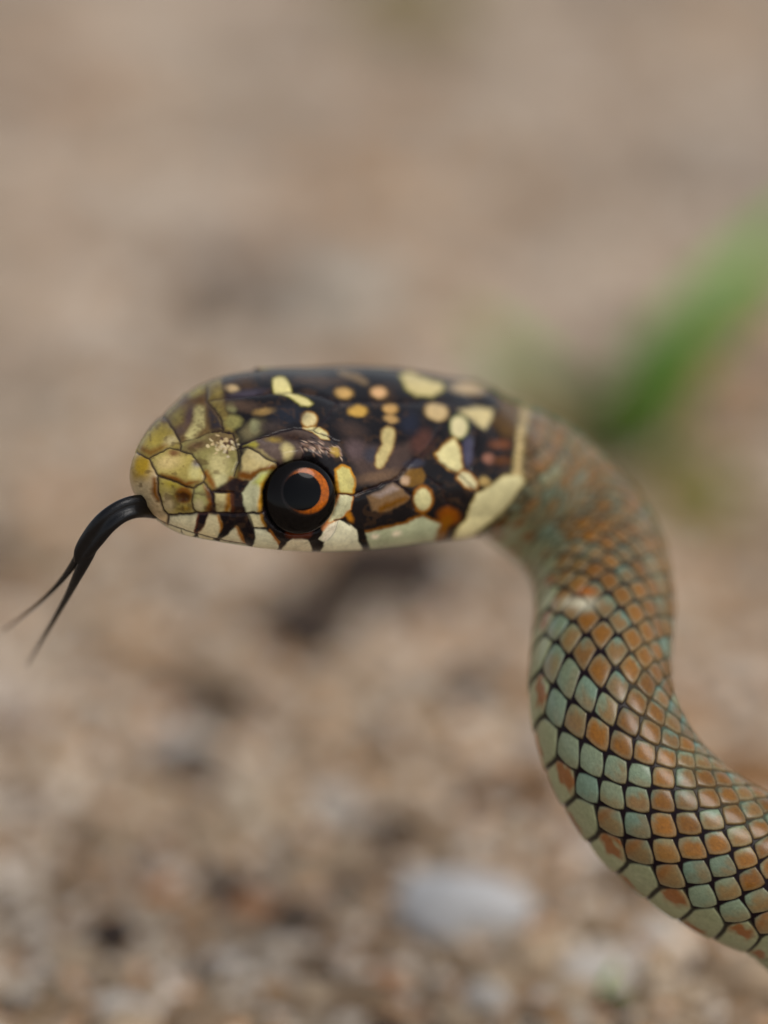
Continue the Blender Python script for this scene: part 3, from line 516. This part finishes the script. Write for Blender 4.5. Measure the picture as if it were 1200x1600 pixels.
# pebbles, clods and scraps, one thing each
pm = {}
def pmat(name, c, rough=.85):
    if name not in pm: pm[name] = material(name, lin(c), rough=rough, spec=.3, noise=(1400, .28), bump=(4000, .5, .0002))
    return pm[name]
peb = [blob(200+i, 3, .07) for i in range(4)]
mesh_cache = {}
def pebble(name, px, py, rx, ry, rz, mat, label, cat, group=None, rz_ang=None, sink=.3, seed=None):
    """rx, ry, rz half sizes in mm; it lies on the ground where the photo pixel meets it"""
    p = onground(px, py); k = random.randrange(4) if seed is None else seed
    key = (k, mat.name)
    if key not in mesh_cache:
        o = mesh_obj(name, peb[k][0]*1000, peb[k][1], mat); mesh_cache[key] = o.data
    else:
        o = bpy.data.objects.new(name, mesh_cache[key]); SC.collection.objects.link(o)
    o.scale = (rx*.001, ry*.001, rz*.001); o.rotation_euler = (0, 0, random.uniform(0, 6.28) if rz_ang is None else rz_ang)
    o.location = (p[0]*.001, p[1]*.001, (gz(p[0], p[1])+rz*(1-2*sink))*.001); tag(o, label, cat, group); return o
M_pale = pmat('pale_stone', (202, 192, 180)); M_grey = pmat('grey_stone', (176, 158, 142)); M_tan = pmat('tan_stone', (180, 156, 128)); M_brown = pmat('brown_stone', (142, 118, 92)); M_dark = pmat('dark_clod', (58, 45, 36), .95); M_peach = pmat('peach_stone', (186, 136, 98)); M_orange = pmat('orange_scrap', (186, 112, 30)); M_far = pmat('far_stone', (182, 172, 156)); M_fard = pmat('far_dark_lump', (78, 62, 50)); M_rust = pmat('rust_scrap', (132, 92, 50)); M_olive = pmat('olive_moss', (120, 112, 50), .95)
pebble('pebble', 712, 1450, 3.0, 2.3, 2.1, pmat('white_stone', (204, 201, 198)), 'largest pale grey stone lying on the grit below the snake head', 'stone', rz_ang=-.2, seed=0)
pebble('pebble', 925, 1545, 1.5, 1.9, .8, M_pale, 'small pale stone beside the thin green shoot', 'stone', rz_ang=.4, seed=1)
pebble('pebble', 520, 500, 3.6, 4.4, 1.8, M_far, 'pale flat stone on the soil far behind the snake head', 'stone', seed=2)
pebble('pebble', 400, 1425, 1.3, 1.1, .9, M_peach, 'rounded peach coloured pebble in the grit', 'pebble', seed=3)
pebble('pebble', 600, 1562, 1.2, .9, .7, M_peach, 'small rusty peach pebble between grey grains', 'pebble', seed=1)
pebble('clod', 620, 940, 3.4, 4.0, 2.0, M_dark, 'dark brown lump on the ground behind the snake throat', 'clod', seed=0)  # dark lumps, this and the next three, matching dark blurs on the ground
pebble('clod', 478, 1015, 2.6, 3.2, 1.3, M_dark, 'dark lump midway below the snake head', 'clod', seed=1)
pebble('clod', 345, 430, 3.2, 4.5, 1.8, M_fard, 'dark lump on the soil far behind the snout', 'clod', seed=2)
pebble('clod', 735, 1115, 2.0, 2.6, 1.1, M_dark, 'small dark lump beside the snake body', 'clod', seed=3)
pebble('clod', 300, 1225, 1.7, 2.2, .8, M_dark, 'dark crumb of soil beside a pale twig', 'clod', seed=1)
pebble('clod', 345, 1385, 1.2, 1.4, .6, M_dark, 'dark crumb of soil near the peach pebble', 'clod', seed=2)
pebble('soil_crumb', 1190, 1205, 2.4, 2.6, 1.0, M_rust, 'rust brown crumb of earth lying behind the snake body', 'clod', seed=0)
pebble('soil_crumb', 815, 1262, 2.0, 2.2, .8, M_rust, 'rust brown crumb of earth at the inner bend of the snake', 'clod', seed=2)
pebble('dead_leaf_scrap', 250, 1120, .8, .9, .4, M_orange, 'tiny orange brown leaf scrap on bare soil', 'leaf scrap', seed=1)
pebble('dead_leaf_scrap', 250, 1395, .8, .8, .4, M_orange, 'tiny bright orange scrap left of the peach pebble', 'leaf scrap', seed=3)
pebble('dead_leaf_scrap', 450, 1485, .8, .8, .4, M_rust, 'tiny brown scrap right of the peach pebble', 'leaf scrap', seed=2)
pebble('moss_cushion', 1090, 795, 2.8, 3.6, 1.6, M_olive, 'yellowish olive moss cushion behind the snake neck', 'moss', seed=2)
pebble('moss_cushion', 640, 20, 5.5, 5, 2.2, pmat('far_moss', (126, 116, 72), .95), 'olive moss cushion farthest behind on the soil', 'moss', seed=0)
kinds = [(M_pale, 'pale grey pebble lying among the fine grit', 'pale pebbles in the grit'), (M_grey, 'mid grey pebble lying among the fine grit', 'grey pebbles in the grit'), (M_tan, 'tan pebble lying among the fine grit', 'tan pebbles in the grit'), (M_brown, 'brown pebble lying among the fine grit', 'brown pebbles in the grit'), (M_dark, 'dark brown soil crumb lying among the fine grit', 'dark soil crumbs in the grit')]
for i in range(230):
    px, py = random.uniform(0, 1200), 900+740*random.random()**.8
    if abs(px-715) < 140 and abs(py-1440) < 80: continue
    m_, l_, g_ = random.choices(kinds, (4, 4, 6, 5, 5))[0]; r_ = random.choice([.6, .6, .8, .8, 1.0, 1.0, 1.3, 1.7])
    l_ = {.6: 'tiny ', .8: 'small ', 1.0: 'middling ', 1.3: 'broad ', 1.7: 'bulky '}[r_]+l_; g_ = {.6: 'tiny ', .8: 'small ', 1.0: 'middling ', 1.3: 'broad ', 1.7: 'bulky '}[r_]+g_
    pebble('pebble' if m_ is not M_dark else 'soil_crumb', px, py, r_, r_*random.uniform(.65, .95), r_*random.uniform(.45, .75), m_, l_, 'pebble' if m_ is not M_dark else 'clod', g_)
# twig
def stick(name, p0, p1, r, mat, label, cat):
    a, b = onground(*p0), onground(*p1); a[2] = gz(a[0], a[1])+r; b[2] = gz(b[0], b[1])+r; t = np.linspace(0, 1, 14)[:, None]; p = a+(b-a)*t; L_ = np.linalg.norm(b-a)
    p[:, 0] += .05*L_*np.sin(t[:, 0]*5); d = (b-a)/L_; sdir = np.cross(d, [0, 0, 1.0]); up = np.cross(sdir, d); ph = np.arange(10)/10*2*math.pi
    rr = r*(1-.35*t)*(1+.1*np.sin(t*21)); rr[0] *= .5; rr[-1] *= .4
    vv = p[:, None]+rr[:, None]*(np.cos(ph)[None, :, None]*sdir+np.sin(ph)[None, :, None]*up)
    return tag(mesh_obj(name, vv.reshape(-1, 3), grid_faces(14, 10), mat), label, cat)
stick('twig', (395, 1320), (300, 1165), .75, pmat('dry_twig', (190, 172, 148)), 'pale dry twig lying on the soil', 'twig')
# grass
grass_mat = material('grass_blade', lin((112, 168, 62)), rough=.5, noise=(300, .25)); grass2 = material('grass_blade_dark', lin((104, 132, 36)), rough=.55, noise=(300, .25))
def blade(parent, base, tip, width, sag, mat):
    n = 16; t = np.linspace(0, 1, n)[:, None]; base = np.array(base); tip = np.array(tip)
    p = base+(tip-base)*t; p[:, 2:] += sag*np.sin(t*math.pi); d = tip-base; sdir = np.cross(d, [0.15, 1.0, .25]); sdir /= np.linalg.norm(sdir); nr = np.cross(sdir, d/np.linalg.norm(d))
    w_ = width*.5*np.sqrt(np.clip((1-t)*1.4, 0, 1))*(.55+.45*np.minimum(1, t*4))
    prof = [(-1, .18), (-.5, .02), (0, -.06), (.5, .02), (1, .18), (.5, -.08), (0, -.16), (-.5, -.08)]
    vv = np.stack([p+1.25*w_*a*sdir+w_*b*nr for a, b in prof], 1); return mesh_obj('blade', vv.reshape(-1, 3), grid_faces(n, 8), mat, parent)
def air(px, py, dmm): return c2w(unproj(px, py, dmm))
gb = onground(945, 690); tuft = empty('grass_tuft', [gb[0], gb[1], 0]); tag(tuft, 'tuft of broad green grass blades growing behind the snake neck', 'grass tuft')
gb[2] = gz(gb[0], gb[1])-.3
for tip_, w_, sag, m_, o_ in [((1270, 320, 88), 3.0, 1.0, grass_mat, (0, 0)), ((1215, 400, 80), 2.8, .8, grass_mat, (.6, -.6)), ((1130, 480, 74), 2.8, .5, grass_mat, (1, -1)), ((1060, 520, 70), 2.6, .5, grass_mat, (.4, -1.4)), ((735, 505, 88), 2.2, .6, grass_mat, (-1, 0)), ((790, 545, 80), 2.0, .6, grass_mat, (-1.2, -.6)), ((845, 580, 72), 2.4, 1.0, grass2, (-1, -2)), ((1085, 580, 66), 2.8, .5, grass_mat, (1, -3)), ((960, 600, 66), 2.4, .5, grass2, (-.3, -2.4))]:
    blade(tuft, gb+np.array([o_[0], o_[1], 0]), air(*tip_), w_, sag, m_)
sb = onground(935, 1602); shoot = empty('green_shoot', [sb[0], sb[1], 0]); tag(shoot, 'thin green shoot standing in the grit', 'shoot'); sb[2] = gz(sb[0], sb[1])-.2
blade(shoot, sb, onground(965, 1535)+np.array([0, -1.0, 1.4]), .9, .5, grass2)
blade(shoot, sb+np.array([.3, 0, 0]), onground(985, 1575)+np.array([0, -.5, .9]), .7, .4, grass2)
